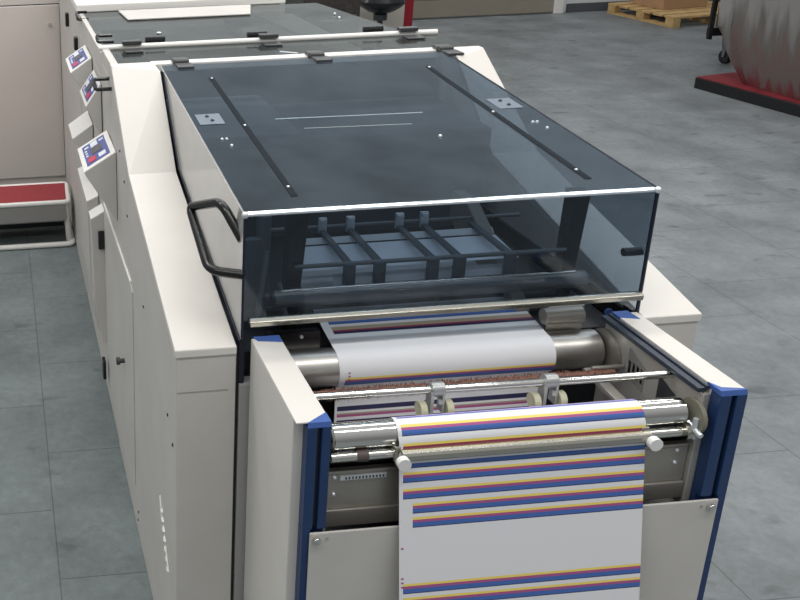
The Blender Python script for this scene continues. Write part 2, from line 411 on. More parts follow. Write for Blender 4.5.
for x in (.793, .867, .998, 1.064, 1.19):
    bm = B(); loft(bm, [(x-.009, 2.035, 1.150), (x+.009, 2.035, 1.150), (x+.009, 2.035, 1.160), (x-.009, 2.035, 1.160)],
                       [(x-.004, 2.25, 1.150), (x+.012, 2.25, 1.150), (x+.012, 2.25, 1.160), (x-.004, 2.25, 1.160)])
    box(bm, x-.016, x+.013, 2.028, 2.040, 1.098, 1.160)
    fin('web_guide', bm, gm, U, bevel=.002)
    if x < 1.1:
        bm = B(); box(bm, x-.006, x+.016, 2.25, 2.26, 1.150, 1.192); box(bm, x-.004, x+.014, 2.244, 2.25, 1.180, 1.190)
        fin('silver_clip', bm, SILVERC, U, bevel=.002)
# left mechanics, right arm bracket
bm = B(); prism_y(bm, [(.53, 1.20), (.60, 1.20), (.62, 1.15), (.62, 1.02), (.55, 1.02)], 2.12, 2.14)
box(bm, .60, .63, 2.14, 2.17, 1.02, 1.25)
tube(bm, [(.60, 2.07, 1.19), (.57, 2.03, 1.03)], .007); tube(bm, [(.63, 2.06, 1.11), (.64, 2.02, 1.03)], .006)
fin('drive_bracket', bm, mat('bracket_grey', (.20, .235, .27), .4, .2), U, bevel=.003)
bm = B(); prism_x(bm, [(2.0, .99), (2.0, 1.03), (2.30, 1.20), (2.38, 1.20), (2.38, 1.12), (2.15, .99)], 1.20, 1.235)
fin('swing_bracket', bm, mat('bracket_taupe', (.26, .245, .22), .5), U, bevel=.004)
bm = B(); tube(bm, [(1.390, 1.918, 1.197), (1.433, 1.918, 1.197)], .010, 12)
fin('stop_peg', bm, BLACK, U, smooth=True)
# silver edge below the lid, right bracket
bm = B(); box(bm, 1.24, 1.33, 1.935, 1.944, .985, 1.06); tube(bm, [(1.225, 1.93, 1.04), (1.32, 1.93, 1.04)], .02)
fin('bearing_block', bm, SHEET, U, bevel=.003)
bm = B(); tube(bm, [(1.385, 1.93, 1.04), (1.385, 1.925, 1.04)], .01, 8); tube(bm, [(1.40, 1.93, 1.015), (1.40, 1.925, 1.015)], .008, 8)
fin('adjuster_screw', bm, BLUEL, U)
bm = B(); box(bm, .565, .69, 1.925, 1.944, .96, 1.045); 
fin('rear_plate', bm, BLACK, U)
bm = B(); sphere(bm, (.645, 1.922, 1.035), .0045); fin('plate_screw', bm, SILVERC, U)

# ------------------------------------------------------------------ control boxes on the left flank
KEYB = mat('keypad_blue', srgb(52, 72, 150), .35)
KEYW = mat('keypad_white', (.82, .84, .88), .4)
KEYR = mat('keypad_red', srgb(205, 40, 70), .4)
KEYD = mat('keypad_display', srgb(48, 50, 48), .25)
def control_box(par, y0, y1, zt, zo, zb, xo, keypad=True, xi=.3485, name='control_box'):
    bm = B(); prism_y(bm, [(xi, zt), (xo, zo), (xo+.004, zo-.012), (xi, zb)], y0, y1)
    o = fin(name, bm, PAINT2, par, bevel=.002)
    n = Vector((zo-zt, 0, -(xo-xi))).normalized()
    if n.z < 0: n = -n
    def P(u, v, h=.0):     # u: 0 outer..1 inner ; v: 0 front..1 back
        a = Vector((xo+(xi-xo)*u, y0+(y1-y0)*v, zo+(zt-zo)*u)); return a + n*h
    def patch(bm, u0, u1, v0, v1, h):
        loft(bm, [P(u0, v0), P(u1, v0), P(u1, v1), P(u0, v1)], [P(u0, v0, h), P(u1, v0, h), P(u1, v1, h), P(u0, v1, h)])
    bm = B(); patch(bm, 0, 1, 0, 1, .003); fin('top_face', bm, WHITE, o, bevel=.001)
    if keypad:
        bm = B(); patch(bm, .14, .86, .10, .90, .0045); fin('keypad', bm, KEYB, o)
        bm = B(); patch(bm, .36, .70, .40, .64, .006); fin('display', bm, KEYD, o)
        bm = B(); patch(bm, .22, .44, .16, .34, .006); fin('red_button', bm, KEYR, o)
        bm = B()
        patch(bm, .54, .76, .16, .30, .006); patch(bm, .40, .62, .68, .86, .006)
        patch(bm, .20, .34, .74, .80, .006); patch(bm, .68, .82, .74, .80, .006)
        for v in (.42, .52, .62): patch(bm, .19, .26, v, v+.05, .006)
        fin('key_label', bm, KEYW, o)
    return o
control_box(U, 2.975, 3.24, 1.176, 1.112, .935, .243)

# ------------------------------------------------------------------ middle unit and rear units
def d_handle(par, x, y, z, w=.07, h=.03, dx=.045, rr=.0068):
    bm = B(); tube(bm, rounded([(x+.003, y, z), (x-dx, y, z), (x-dx, y+w, z+h), (x+.003, y+w, z+h)], .012, 3), rr, 8)
    return fin('handle', bm, BLACK, par, smooth=True)
M = empty('printing_press', (.97, 3.24, 0))
tag(M, 'second cream press unit, narrow dark glass cover directly behind the front unit', 'printing press')
bm = B(); box(bm, .352, 1.59, 3.082, 3.40, 0, 1.385)
fin('unit_body', bm, PAINT2, M, bevel=.003)
bm = B(); box(bm, .352, .378, 3.082, 3.40, 1.385, 1.440)
fin('side_cheek', bm, PAINT2, M, bevel=.003)
bm = B(); quad(bm, (.38, 3.084, 1.433), (1.60, 3.084, 1.433), (1.60, 3.37, 1.437), (.38, 3.37, 1.437))
fin('cover_glass', bm, GLASS2, M)
bm = B(); box(bm, .40, 1.58, 3.09, 3.38, 1.386, 1.39); fin('inner_tray', bm, DARK, M)
bm = B(); tube(bm, [(.34, 3.385, 1.443), (1.59, 3.385, 1.443)], .0105, 12)
fin('hinge_bar', bm, WHITE, M, smooth=True)
for x in (.460, .958, 1.477):
    bm = B(); box(bm, x-.034, x+.034, 3.365, 3.40, 1.452, 1.466); box(bm, x-.032, x+.03, 3.29, 3.352, 1.4375, 1.443)
    fin('hinge', bm, DGREY, M, bevel=.0015)
for x in (.551, .927, 1.362):
    bm = B(); tube(bm, [(x-.036, 3.42, 1.458), (x+.036, 3.42, 1.458)], .011, 10); fin('grip', bm, BLACK, M, smooth=True)
d_handle(M, .360, 3.09, 1.362, .075, .018, .062)
bm = B(); tube(bm, [(.95, 3.20, 1.436), (1.0, 3.16, 1.436)], .003, 6); fin('strap', bm, SILVERC, M)

Rr = empty('printing_press', (.97, 3.9, 0))
tag(Rr, 'third press unit, wide smoked glass cover with a white plate beneath it', 'printing press')
bm = B(); box(bm, .352, 1.42, 3.402, 4.36, 0, 1.33)
fin('unit_body', bm, PAINT2, Rr, bevel=.003)
bm = B(); prism_y(bm, [(.352, 1.33), (.352, 1.42), (.372, 1.42), (.372, 1.33)], 3.402, 4.36)
fin('side_cheek', bm, PAINT2, Rr, bevel=.002)
bm = B(); quad(bm, (.374, 3.405, 1.418), (1.555, 3.405, 1.418), (1.455, 4.35, 1.418), (.374, 4.35, 1.418))
fin('cover_glass', bm, GLASS3, Rr)
bm = B(); box(bm, .45, 1.30, 3.42, 4.34, 1.331, 1.336); fin('inner_tray', bm, DGREY, Rr)
bm = B(); prism_z(bm, [(1.25, 3.45), (1.345, 3.45), (1.34, 4.34), (1.18, 4.34)], 1.337, 1.375)
fin('inner_box', bm, WHITE, Rr, bevel=.003)
bm = B(); prism_z(bm, [(1.02, 3.45), (1.235, 3.45), (1.17, 4.34), (1.02, 4.34)], 1.337, 1.37)
fin('inner_box', bm, GREY, Rr, bevel=.003)
bm = B(); prism_z(bm, [(.53, 4.33), (1.14, 4.33), (1.075, 4.08), (.54, 4.08)], 1.422, 1.428)
fin('white_plate', bm, PAINT2, Rr, bevel=.002)
bm = B(); sphere(bm, (1.42, 4.0, 1.422), .006); sphere(bm, (1.405, 3.9, 1.422), .006); sphere(bm, (.62, 3.75, 1.422), .010, 1, 1, .4)
fin('screw', bm, SILVERC, Rr, smooth=True)
d_handle(Rr, .405, 3.49, 1.445, .05, .014, .055)
d_handle(Rr, .380, 4.20, 1.415, .09, .018, .045)
# keypads and boxes on the flank
control_box(Rr, 3.405, 3.66, 1.305, 1.222, 1.10, .292)
control_box(Rr, 3.74, 4.02, 1.335, 1.278, 1.14, .263)
control_box(Rr, 3.775, 4.00, 1.052, .994, .90, .264, keypad=False, name='terminal_box')
def side_hood(y0, y1, ztop, zdrop, xo, z0):
    bm = B(); prism_y(bm, [(.3485, ztop), (xo, ztop-zdrop), (xo+.006, ztop-zdrop-.35), (.330, z0), (.3485, z0)], y0, y1)
    h = fin('side_hood', bm, PAINT2, Rr, bevel=.002)
    bm = B(); loft(bm, [(.3485, y0, ztop), (xo, y0, ztop-zdrop), (xo, y1, ztop-zdrop), (.3485, y1, ztop)],
                       [(.3485, y0, ztop+.004), (xo-.001, y0, ztop-zdrop+.004), (xo-.001, y1, ztop-zdrop+.004), (.3485, y1, ztop+.004)])
    fin('hood_top', bm, WHITE, h)
    return h
side_hood(3.62, 4.05, .795, .022, .301, .20)
h = side_hood(3.40, 3.487, .81, .030, .297, .25)
bm = B(); box(bm, .322, .346, 3.388, 3.399, .66, .735); fin('latch', bm, BLACK, h, bevel=.003)

F = empty('printing_press', (.97, 5.0, 0))
tag(F, 'rearmost press unit with white top and two black latches on its flank', 'printing press')
bm = B(); box(bm, .352, 1.30, 4.40, 5.78, 0, 1.415)
fin('unit_body', bm, PAINT2, F, bevel=.003)
bm = B(); box(bm, .345, 1.32, 4.385, 5.79, 1.417, 1.452)
fin('top_plate', bm, WHITE, F, bevel=.004)
bm = B(); quad(bm, (.62, 4.75, 1.454), (1.30, 4.75, 1.454), (1.30, 5.6, 1.454), (.66, 5.6, 1.454)); fin('cover_glass', bm, GREY, F)
for y, z, l in ((5.0, 1.285, .07), (4.45, 1.26, .06)):
    bm = B(); box(bm, .334, .353, y, y+.05, z-l/2, z+l/2); fin('latch', bm, BLACK, F, bevel=.004)

# ------------------------------------------------------------------ delivery frame in front
D = empty('delivery_frame', (.97, 1.72, 0))
tag(D, 'cream and blue roller frame on the front of the press', 'machine frame')
# left arm
def arm(xo, xi, sgn):
    """xo outer x, xi inner x"""
    y0, y1 = 1.555, 1.898
    lo, hi = min(xo, xi), max(xo, xi)
    bm = B(); box(bm, lo, hi, 1.575, y1, 0, 1.05)
    a = fin('arm', bm, PAINT, D, bevel=.0025)
    # blue extruded profile on the front end
    px0, px1 = (lo+.0205, hi+.001) if sgn < 0 else (lo-.001, hi+.001)
    bm = B()
    w = px1-px0
    tb = bmesh.new(); box(tb, lo, hi, 1.556, 1.897, 1.0485, 1.053); fin('top_skin', tb, PAINT, a, bevel=.0015)
    prof = [(px0, 1.548), (px0+w*.42, 1.548), (px0+w*.42, 1.560), (px0+w*.62, 1.560), (px0+w*.62, 1.548), (px1, 1.548), (px1, 1.576), (px0, 1.576)]
    prism_z(bm, prof, .808, 1.043)
    if sgn < 0: box(bm, px0, px1, 1.5625, 1.5765, 0, .808); box(bm, px0, px0+.0165, 1.548, 1.5625, 0, .808)
    else: box(bm, px0, px1, 1.5625, 1.5765, 0, .808); box(bm, px1-.0175, px1, 1.548, 1.5625, 0, .808)
    fin('blue_profile', bm, BLUE, a, bevel=.0015)
    bm = B(); box(bm, px0+w*.42, px0+w*.62, 1.557, 1.5605, .808, 1.040); fin('profile_groove', bm, NAVY, a)
    # blue caps on top corners
    bm = B()
    if sgn < 0: loft(bm, [(px0, 1.548, 1.043), (px1, 1.548, 1.043), (px1, 1.585, 1.043), (px0+.014, 1.562, 1.043)], [(px0, 1.552, 1.0542), (px1, 1.552, 1.0542), (px1, 1.585, 1.0542), (px0+.014, 1.562, 1.0542)])
    else: loft(bm, [(px0, 1.548, 1.043), (px1, 1.548, 1.043), (px1, 1.556, 1.043), (px0+.012, 1.566, 1.043), (px0, 1.59, 1.043)], [(px0, 1.552, 1.0542), (px1, 1.552, 1.0542), (px1, 1.556, 1.0542), (px0+.012, 1.566, 1.0542), (px0, 1.59, 1.0542)])
    fin('corner_cap', bm, BLUEL, a, bevel=.001)
    bm = B()
    if sgn < 0: prism_z(bm, [(lo+.006, 1.905), (lo+.012, 1.884), (hi, 1.872), (hi, 1.905)], 1.046, 1.0542)
    else: prism_z(bm, [(lo-.002, 1.875), (lo+.040, 1.862), (lo+.036, 1.905), (lo-.002, 1.905)], 1.046, 1.0542)
    fin('corner_cap', bm, BLUEL, a, bevel=.001)
    return a
arm(.520, .587, -1)
ra = arm(1.432, 1.378, 1)
# right arm inner wall with dark top trims
bm = B(); box(bm, 1.362, 1.377, 1.575, 1.90, .765, 1.034)
iw = fin('inner_wall', bm, mat('inner_wall_metal', (.50, .485, .45), .35, .35, noise=.08, nscale=8), D, bevel=.002)
bm = B(); box(bm, 1.352, 1.3675, 1.580, 1.905, 1.036, 1.046); box(bm, 1.3685, 1.376, 1.580, 1.905, 1.040, 1.05)
fin('edge_trim', bm, mat('dark_trim', (.03, .04, .06), .4), iw, bevel=.001)
bm = B(); box(bm, .588, .596, 1.57, 1.90, .765, 1.02)
fin('inner_wall', bm, bpy.data.materials['inner_wall_metal'], D, bevel=.002)
bm = B(); prism_x(bm, [(1.745, .995), (1.805, 1.015), (1.80, .945), (1.745, .935)], 1.3605, 1.3625)
lb = fin('label', bm, mat('label_grey', (.24, .24, .23), .6), iw)
bm = B()
for k in range(4): prism_x(bm, [(1.75+k*.014, .985), (1.757+k*.014, .988), (1.755+k*.014, .955), (1.749+k*.014, .953)], 1.3595, 1.3607)
fin('label_print', bm, BLACK, lb)
bm = B(); prism_x(bm, [(1.64, .985), (1.70, 1.005), (1.70, .935)], 1.3600, 1.3623)
fin('cutout', bm, DARK, iw)
# low front panel
bm = B(); box(bm, .5540, 1.4135, 1.5415, 1.547, .0, .803)
fp = fin('front_panel', bm, PAINT2, D, bevel=.002)
for x in (.567, 1.397):
    bm = B(); tube(bm, [(x, 1.541, .788), (x, 1.535, .788)], .0085, 12); sphere(bm, (x, 1.535, .788), .0075, 1, .5, 1)
    tube(bm, [(x+(.022 if x < 1 else -.02), 1.541, .790), (x+(.022 if x < 1 else -.02), 1.5395, .790)], .003, 6)
    fin('panel_screw', bm, CHROME, fp, smooth=True)
# sheet-metal tray
bm = B(); box(bm, .598, 1.361, 1.585, 1.592, .80, .905); box(bm, .598, 1.361, 1.585, 1.60, .905, .913)
box(bm, .598, 1.361, 1.578, 1.585, .785, .825)
tr = fin('tray_sheet', bm, SHEET, D, bevel=.002)
bm = B(); box(bm, .625, .72, 1.582, 1.5848, .893, .903); fin('ruler_strip', bm, SILVERC, tr)
bm = B()
for k in range(12): box(bm, .635+k*.007, .638+k*.007, 1.5805, 1.582, .8955, .9005)
fin('ruler_mark', bm, DGREY, tr)
bm = B()
for x, z in ((.613, .86), (.613, .90), (1.335, .87), (1.335, .90)): sphere(bm, (x, 1.584, z), .0045)
fin('tray_screw', bm, SILVERC, tr)
bm = B(); box(bm, .597, 1.3615, 1.604, 1.612, .765, .945); fin('dark_backing', bm, BLACK, D)
bm = B(); box(bm, .598, 1.361, 1.60, 1.90, .60, .62); fin('lower_deck', bm, DARK, D)
# rollers
def roller(name, y, z, r, x0, x1, m=CHROME):
    bm = B()
    pts = [(x0, y, z), (x0+.004, y, z), (x1-.004, y, z), (x1, y, z)]
    tube(bm, pts, [r-.004, r, r, r-.004], 40)
    o = fin(name, bm, m, D, smooth=True)
    bm = B(); tube(bm, [(x0-.03 if x0 > .63 else x0-.006, y, z), (x1+.008, y, z)], r*.35, 12); fin('journal', bm, DGREY, o, smooth=True)
    return o
roller('front_roller', 1.600, .985, .0272, .603, 1.340)
roller('rear_roller', 1.905, .961, .0450, .603, 1.348, STEEL)
roller('lower_roller', 1.90, .70, .03, .62, 1.34, STEEL)
# brackets beside front roller
bm = B(); tube(bm, [(1.361, 1.585, .98), (1.352, 1.585, .98)], .036, 20); fin('bearing_flange', bm, mat('flange_olive', (.22, .21, .16), .5), D, smooth=True)
bm = B(); tube(bm, [(1.361, 1.88, .965), (1.353, 1.88, .965)], .055, 20); fin('bearing_flange', bm, SHEET, D, smooth=True)
# thin rod with pinch wheels
bm = B(); tube(bm, [(.56, 1.666, 1.037), (1.362, 1.666, 1.028)], .0085, 16)
rod = fin('cross_rod', bm, CHROME, D, smooth=True)
for x in (.850, 1.092):
    z = 1.034
    bm = B(); tube(bm, [(x-.013, 1.666, z), (x+.013, 1.666, z)], .0155, 16)
    box(bm, x-.017, x-.010, 1.652, 1.676, .985, z); box(bm, x+.008, x+.013, 1.652, 1.676, .985, z)
    tube(bm, [(x, 1.650, 1.016), (x, 1.643, 1.016)], .005, 8)
    c = fin('pinch_clamp', bm, mat('clamp_grey', (.42, .43, .43), .35, .5) if x < 1 else bpy.data.materials['clamp_grey'], D, smooth=True)
    for dx in (-.032, .024):
        bm = B(); tube(bm, [(x+dx-.007, 1.660, .993), (x+dx+.007, 1.660, .993)], .0175, 16); fin('wheel', bm, RUBBER, c, smooth=True)
# copper static tinsel below the rear roller
bm = B(); tube(bm, [(.60, 1.80, .955), (1.33, 1.80, .955)], .0095, 8)
for k in range(1500):
    x = .66+k*.00043; 
    a = random.uniform(0, 6.28); r = random.uniform(.010, .0165)
    p = Vector((x, 1.80, .955)); q = p+Vector((random.uniform(-.004, .004), r*math.cos(a), r*math.sin(a)))
    quad(bm, p, p+Vector((.0026, 0, 0)), q+Vector((.0014, 0, 0)), q)
fin('tinsel_brush', bm, TINSEL, D)
# diagonal brace on right
bm = B(); loft(bm, [(1.275, 1.83, .945), (1.30, 1.83, .945), (1.30, 1.83, .957), (1.275, 1.83, .957)], [(1.275, 1.68, .935), (1.30, 1.68, .935), (1.30, 1.68, .947), (1.275, 1.68, .947)])
tube(bm, [(1.285, 1.815, .962), (1.36, 1.815, .962)], .006, 8)
fin('diagonal_brace', bm, SHEET, D, bevel=.002)
# flat clamp bar over the web
bm = B(); tube(bm, [(.60, 1.578, .952), (.738, 1.578, .952)], .0105, 14); tube(bm, [(1.255, 1.578, .949), (1.345, 1.578, .949)], .0105, 14)
sh = fin('support_shaft', bm, CHROME, D, smooth=True)
bm = B(); tube(bm, [(.652, 1.578, .952), (.675, 1.578, .952)], .0125, 14); fin('shaft_ring', bm, mat('ring_brown', (.10, .075, .07), .5), sh, smooth=True)
bm = B(); prism_x(bm, [(1.5475, .952), (1.5475, .961), (1.552, .967), (1.566, .9695), (1.566, .948), (1.552, .947)], .736, 1.250)
fb = fin('clamp_bar', bm, ALU, D, bevel=.001)
for x, s in ((.731, -1), (1.246, 1)):
    bm = B(); tube(bm, [(x+.003, 1.548, .952), (x+.003, 1.534, .952)], .0135, 18); fin('knob', bm, WHITEP, fb, smooth=True)
    bm = B(); box(bm, x-.010-.003*s, x+.006, 1.562, 1.598, .940, .975); fin('bar_bracket', bm, ALU, fb, bevel=.003)
bm = B(); tube(bm, [(1.333, 1.578, .949), (1.352, 1.578, .949)], .019, 16); fin('shaft_collar', bm, ALU, sh, smooth=True)
bm = B(); tube(bm, [(1.361, 1.565, .96), (1.345, 1.565, .96)], .006, 10); tube(bm, [(1.348, 1.565, .94), (1.348, 1.565, .985)], .0055, 8); tube(bm, [(1.348, 1.545, .957), (1.348, 1.585, .965)], .0055, 8)
fin('wing_screw', bm, SILVERC, D, smooth=True)

# ------------------------------------------------------------------ printed web
XL, XR = .733, 1.243
PAPER = mat('white_paper', (.80, .80, .82), .55)
cols = {'w': PAPER, 'y': mat('ink_yellow', srgb(246, 222, 112), .5), 'm': mat('ink_magenta', srgb(176, 86, 140), .5), 'b': mat('ink_blue', srgb(72, 108, 178), .5),
        'k': mat('ink_dark', srgb(44, 44, 84), .5), 'l': mat('ink_lilac', srgb(166, 140, 206), .5), 't': mat('ink_tan', srgb(178, 164, 140), .5), 'r': mat('ink_red', srgb(150, 60, 84), .5)}
ckeys = list(cols)
path = []            # (y, z) going from the inside of the press to the floor end
path += [(2.24, 1.062), (2.08, 1.034), (1.98, 1.017)]
def arc(cy, cz, r, a0, a1, n=14):
    return [(cy+r*math.cos(a0+(a1-a0)*k/n), cz+r*math.sin(a0+(a1-a0)*k/n)) for k in range(n+1)]
D2 = math.pi/180
path += arc(1.905, .961, .0463, 88*D2, 238*D2, 24)        # over the rear roller
path += [(1.872, .72)]
path += arc(1.90, .70, .0315, 165*D2, 300*D2, 8)
path += [(1.70, .78), (1.634, .95)]
path += arc(1.600, .985, .0286, -5*D2, 165*D2, 22)        # over the front roller
path += [(1.5665, .984), (1.535, .815), (1.505, .657), (1.45, .36), (1.42, .12)]
S = [0]
for a, b in zip(path, path[1:]): S.append(S[-1]+math.dist(a, b))
def at(s):
    for i in range(len(S)-1):
        if s <= S[i+1]+1e-9:
            t = (s-S[i])/(S[i+1]-S[i]); return lerp(path[i], path[i+1], t)
    return path[-1]
def s_near(y, z, lo=0, hi=None):
    best = None; hi = hi or S[-1]; n = 4000
    for k in range(n+1):
        s = lo+(hi-lo)*k/n; p = at(s); d = math.dist(p, (y, z))
        if best is None or d < best[0]: best = (d, s)
    return best[1]
s_front = S[next(i for i, p in enumerate(path) if abs(p[0]-1.5665) < 1e-6)]
def sz(z):           # arc length on the hanging part at height z
    return s_near(1.535+(z-.815)*.195, z, s_front-.01)
bands = []           # s0, s1, colour, x inset
def group(zy, inset=.008, sc=1.0):
    s = sz(zy)
    for w, c in ((.0052, 'y'), (.0056, 'm'), (.0092, 'b'), (.0018, 'k')):
        bands.append((s, s+w*sc, c, inset)); s += w*sc
s984 = sz(.983)
# on top of the front roller, going down
sr = s_front
for ds, w, c in ((-.0600, .006, 'l'), (-.0540, .004, 'b'), (-.0330, .0055, 'y'), (-.0275, .0055, 'm'), (-.0220, .010, 'b'), (-.0120, .0018, 'k'), (.0045, .0055, 'y'), (.010, .0085, 'r')):
    bands.append((sr+ds, sr+ds+w, c, .008))
s = sz(.938); bands += [(s-.012, s-.006, 'r', .01), (s, s+.0085, 'b', .01), (s+.0085, s+.010, 'k', .01)]
group(.920); group(.886); group(.855, .028); group(.8255, .028)
for z in (.6865, .657, .52, .49, .46, .33, .30): group(z)
# on the rear roller
s0 = s_near(1.8605, .957)
for w, c in ((.006, 'y'), (.006, 'm'), (.012, 'b'), (.002, 'k')):
    bands.append((s0, s0+w, c, .014)); s0 += w
# descending web between the rollers
s0 = s_near(1.868, .865)
for k in range(5):
    q = s0-.006+k*.036
    bands += [(q, q+.012, 'k', .006), (q+.018, q+.022, 't', .006), (q+.022, q+.028, 'm', .006)]
# flat part under the lid bar
s0 = s_near(2.012, 1.010)
for ds, w, c in ((-.030, .012, 'b'), (-.018, .002, 'k'), (-.006, .013, 't'), (.007, .006, 'r'), (.013, .009, 'k')):
    bands.append((s0+ds+.028, s0+ds+w+.028, c, .020))
bands.sort()
cuts = sorted(set([0, S[-1]] + S + [b[0] for b in bands] + [b[1] for b in bands]))
xcut = [XL, XL+.004, XL+.006, XL+.008, XL+.010, XL+.014, XL+.020, XL+.028, XR-.006, XR]
bm = B()
rows = []
for c in cuts:
    y, z = at(c); dx = -.016*max(0, min(1, (s_front-c-.25)/.35)); rows.append([bm.verts.new((x+dx, y, z)) for x in xcut])
marks = []
for base in (sz(.70), sz(.945), s_near(1.8465, .99)):
    marks += [(base+k*.010, base+k*.010+.004) for k in range(3)]
for i in range(len(cuts)-1):
    if cuts[i+1]-cuts[i] < 1e-7: continue
    mid = (cuts[i]+cuts[i+1])/2
    b = next((b for b in bands if b[0] <= mid < b[1]), None)
    for j in range(len(xcut)-1):
        f = bm.faces.new([rows[i][j], rows[i][j+1], rows[i+1][j+1], rows[i+1][j]])
        xm = (xcut[j]+xcut[j+1])/2; k = 'w'
        if b and xm > XL+b[3] and xm < XR: k = b[2]
        f.material_index = ckeys.index(k); f.smooth = True
# small registration marks on the left margin
for s in [sz(.70), sz(.691), sz(.682), sz(.764), s_near(1.842, .975), s_near(1.840, .963), s_near(1.841, .950), s_near(1.8425, .94)]:
    y, z = at(s); y2, z2 = at(s+.0035)
    n = Vector((0, z2-z, -(y2-y))).normalized()*.0006
    if n.y > 0: n = -n
    f = quad(bm, Vector((XL+.004, y, z))+n, Vector((XL+.009, y, z))+n, Vector((XL+.009, y2, z2))+n, Vector((XL+.004, y2, z2))+n)
    f.material_index = ckeys.index('m')
W = fin('paper_web', bm, [cols[k] for k in ckeys], None)
tag(W, 'white paper web with yellow, magenta and blue printed stripes hanging over the front roller', 'printed paper')

# ------------------------------------------------------------------ left background
C = empty('tall_cabinet', (-1.0, 6.1, 0))
tag(C, 'tall cream machine cabinet with round lock, standing behind the red step', 'cabinet')
bm = B(); box(bm, -2.2, .43, 5.83, 6.6, 0, 1.62)
fin('cabinet_body', bm, mat('cabinet_paint', (.66, .60, .555), .5, noise=.03, nscale=3), C, bevel=.004)
bm = B(); box(bm, -1.2, .352, 5.812, 5.829, .16, 1.25)
cd = fin('door', bm, bpy.data.materials['cabinet_paint'], C, bevel=.003)
bm = B(); tube(bm, [(.29, 5.812, 1.13), (.29, 5.80, 1.13)], .012, 16); fin('lock', bm, CHROME, cd, smooth=True)
bm = B(); box(bm, -1.2, .352, 5.818, 5.8295, 1.25, 1.256); box(bm, .352, .357, 5.818, 5.8295, .16, 1.256); fin('door_seam', bm, DGREY, C)

St = empty('step_stool', (-.1, 5.2, 0))
tag(St, 'low white framed step with red mat top in front of the tall cabinet', 'step')
bm = B(); tube(bm, rounded([(-.9, 5.04, .262), (.315, 5.04, .262), (.325, 5.36, .262), (-.9, 5.36, .262)], .03, 4), .013, 10)
fin('top_frame', bm, WHITE, St, smooth=True)
bm = B(); prism_z(bm, [(-.9, 5.055), (.300, 5.055), (.318, 5.345), (-.9, 5.345)], .256, .272)
fin('red_mat', bm, REDMAT, St, bevel=.003)
bm = B(); box(bm, -.9, .30, 5.035, 5.048, .155, .25); fin('front_skirt', bm, mat('skirt_grey', (.27, .26, .25), .5), St)
bm = B(); box(bm, -.9, .30, 5.30, 5.32, .02, .24); fin('rear_panel', bm, DARK, St)
bm = B(); tube(bm, rounded([(-.9, 5.02, .016), (.333, 5.02, .016), (.333, 5.36, .016), (-.9, 5.36, .016)], .04, 4), .015, 10)
fin('foot_frame', bm, WHITE, St, smooth=True)
for y in (5.06, 5.34):
    bm = B(); tube(bm, [(.30, y, .25), (.315, y, .02)], .018, 10); fin('leg', bm, PAINT2, St, smooth=True)
bm = B(); tube(bm, [(-.9, 5.20, .10), (.31, 5.20, .10)], .014, 10); fin('cross_tube', bm, PAINT2, St, smooth=True)

# ------------------------------------------------------------------ far background
# beige cupboard behind the stool
K = empty('cupboard', (4.0, 10.2, 0))
tag(K, 'pale beige cupboard behind the black swivel stool, left of the red post', 'cupboard')
bm = B(); box(bm, 3.42, 4.34, 10.05, 10.6, 0, 1.3); fin('cupboard_body', bm, BEIGE, K, bevel=.005)
bm = B(); box(bm, 3.74, 4.33, 10.03, 10.049, .05, 1.28); fin('door', bm, BEIGE, K, bevel=.004)
bm = B(); box(bm, 3.43, 3.725, 10.03, 10.049, .05, 1.28); fin('door', bm, BEIGE, K, bevel=.004)
# red post
bm = B()
px, py = 4.43, 10.2
prism_z(bm, [(px-.05, py-.05), (px+.05, py-.05), (px+.05, py-.035), (px+.012, py-.035), (px+.012, py+.035), (px+.05, py+.035), (px+.05, py+.05), (px-.05, py+.05), (px-.05, py+.035), (px-.012, py+.035), (px-.012, py-.035), (px-.05, py-.035)], .012, 2.6)
box(bm, px-.09, px+.09, py-.09, py+.09, 0, .012)
tag(fin('steel_post', bm, RED, None), 'dark red upright steel post beside the beige cupboard', 'post')
# black swivel stool
T = empty('swivel_stool', (4.02, 9.9-.35, 0))
tag(T, 'black swivel stool with a bowl shaped seat before the beige cupboard', 'stool')
sx, sy = 3.87, 9.55
def lathe(bm, prof, cx, cy, n=28):
    rings = [[bm.verts.new((cx+r*math.cos(2*math.pi*k/n), cy+r*math.sin(2*math.pi*k/n), z)) for k in range(n)] for r, z in prof]
    for a, b in zip(rings, rings[1:]):
        for k in range(n): bm.faces.new([a[k], a[(k+1) % n], b[(k+1) % n], b[k]])
    bm.faces.new(rings[0][::-1]); bm.faces.new(rings[-1])
T.location = (sx, sy, 0)
bm = B(); lathe(bm, [(.05, .46), (.13, .49), (.20, .535), (.235, .57), (.24, .60), (.22, .635), (.12, .65)], sx, sy); fin('seat', bm, BLACK, T, smooth=True)
bm = B(); tube(bm, [(sx, sy, .46), (sx, sy, .10)], .028, 12); tube(bm, [(sx, sy, .46), (sx, sy, .40)], .07, 14); fin('column', bm, DARK, T, smooth=True)
for k in range(5):
    a = k*2*math.pi/5+.3; e = (sx+.27*math.cos(a), sy+.27*math.sin(a))
    bm = B(); tube(bm, [(sx, sy, .12), (e[0], e[1], .075)], [.026, .016], 8); l = fin('leg', bm, DARK, T, smooth=True)
    bm = B(); tube(bm, [(e[0]-.012, e[1], .03), (e[0]+.012, e[1], .03)], .03, 12); fin('caster', bm, BLACK, l, smooth=True)
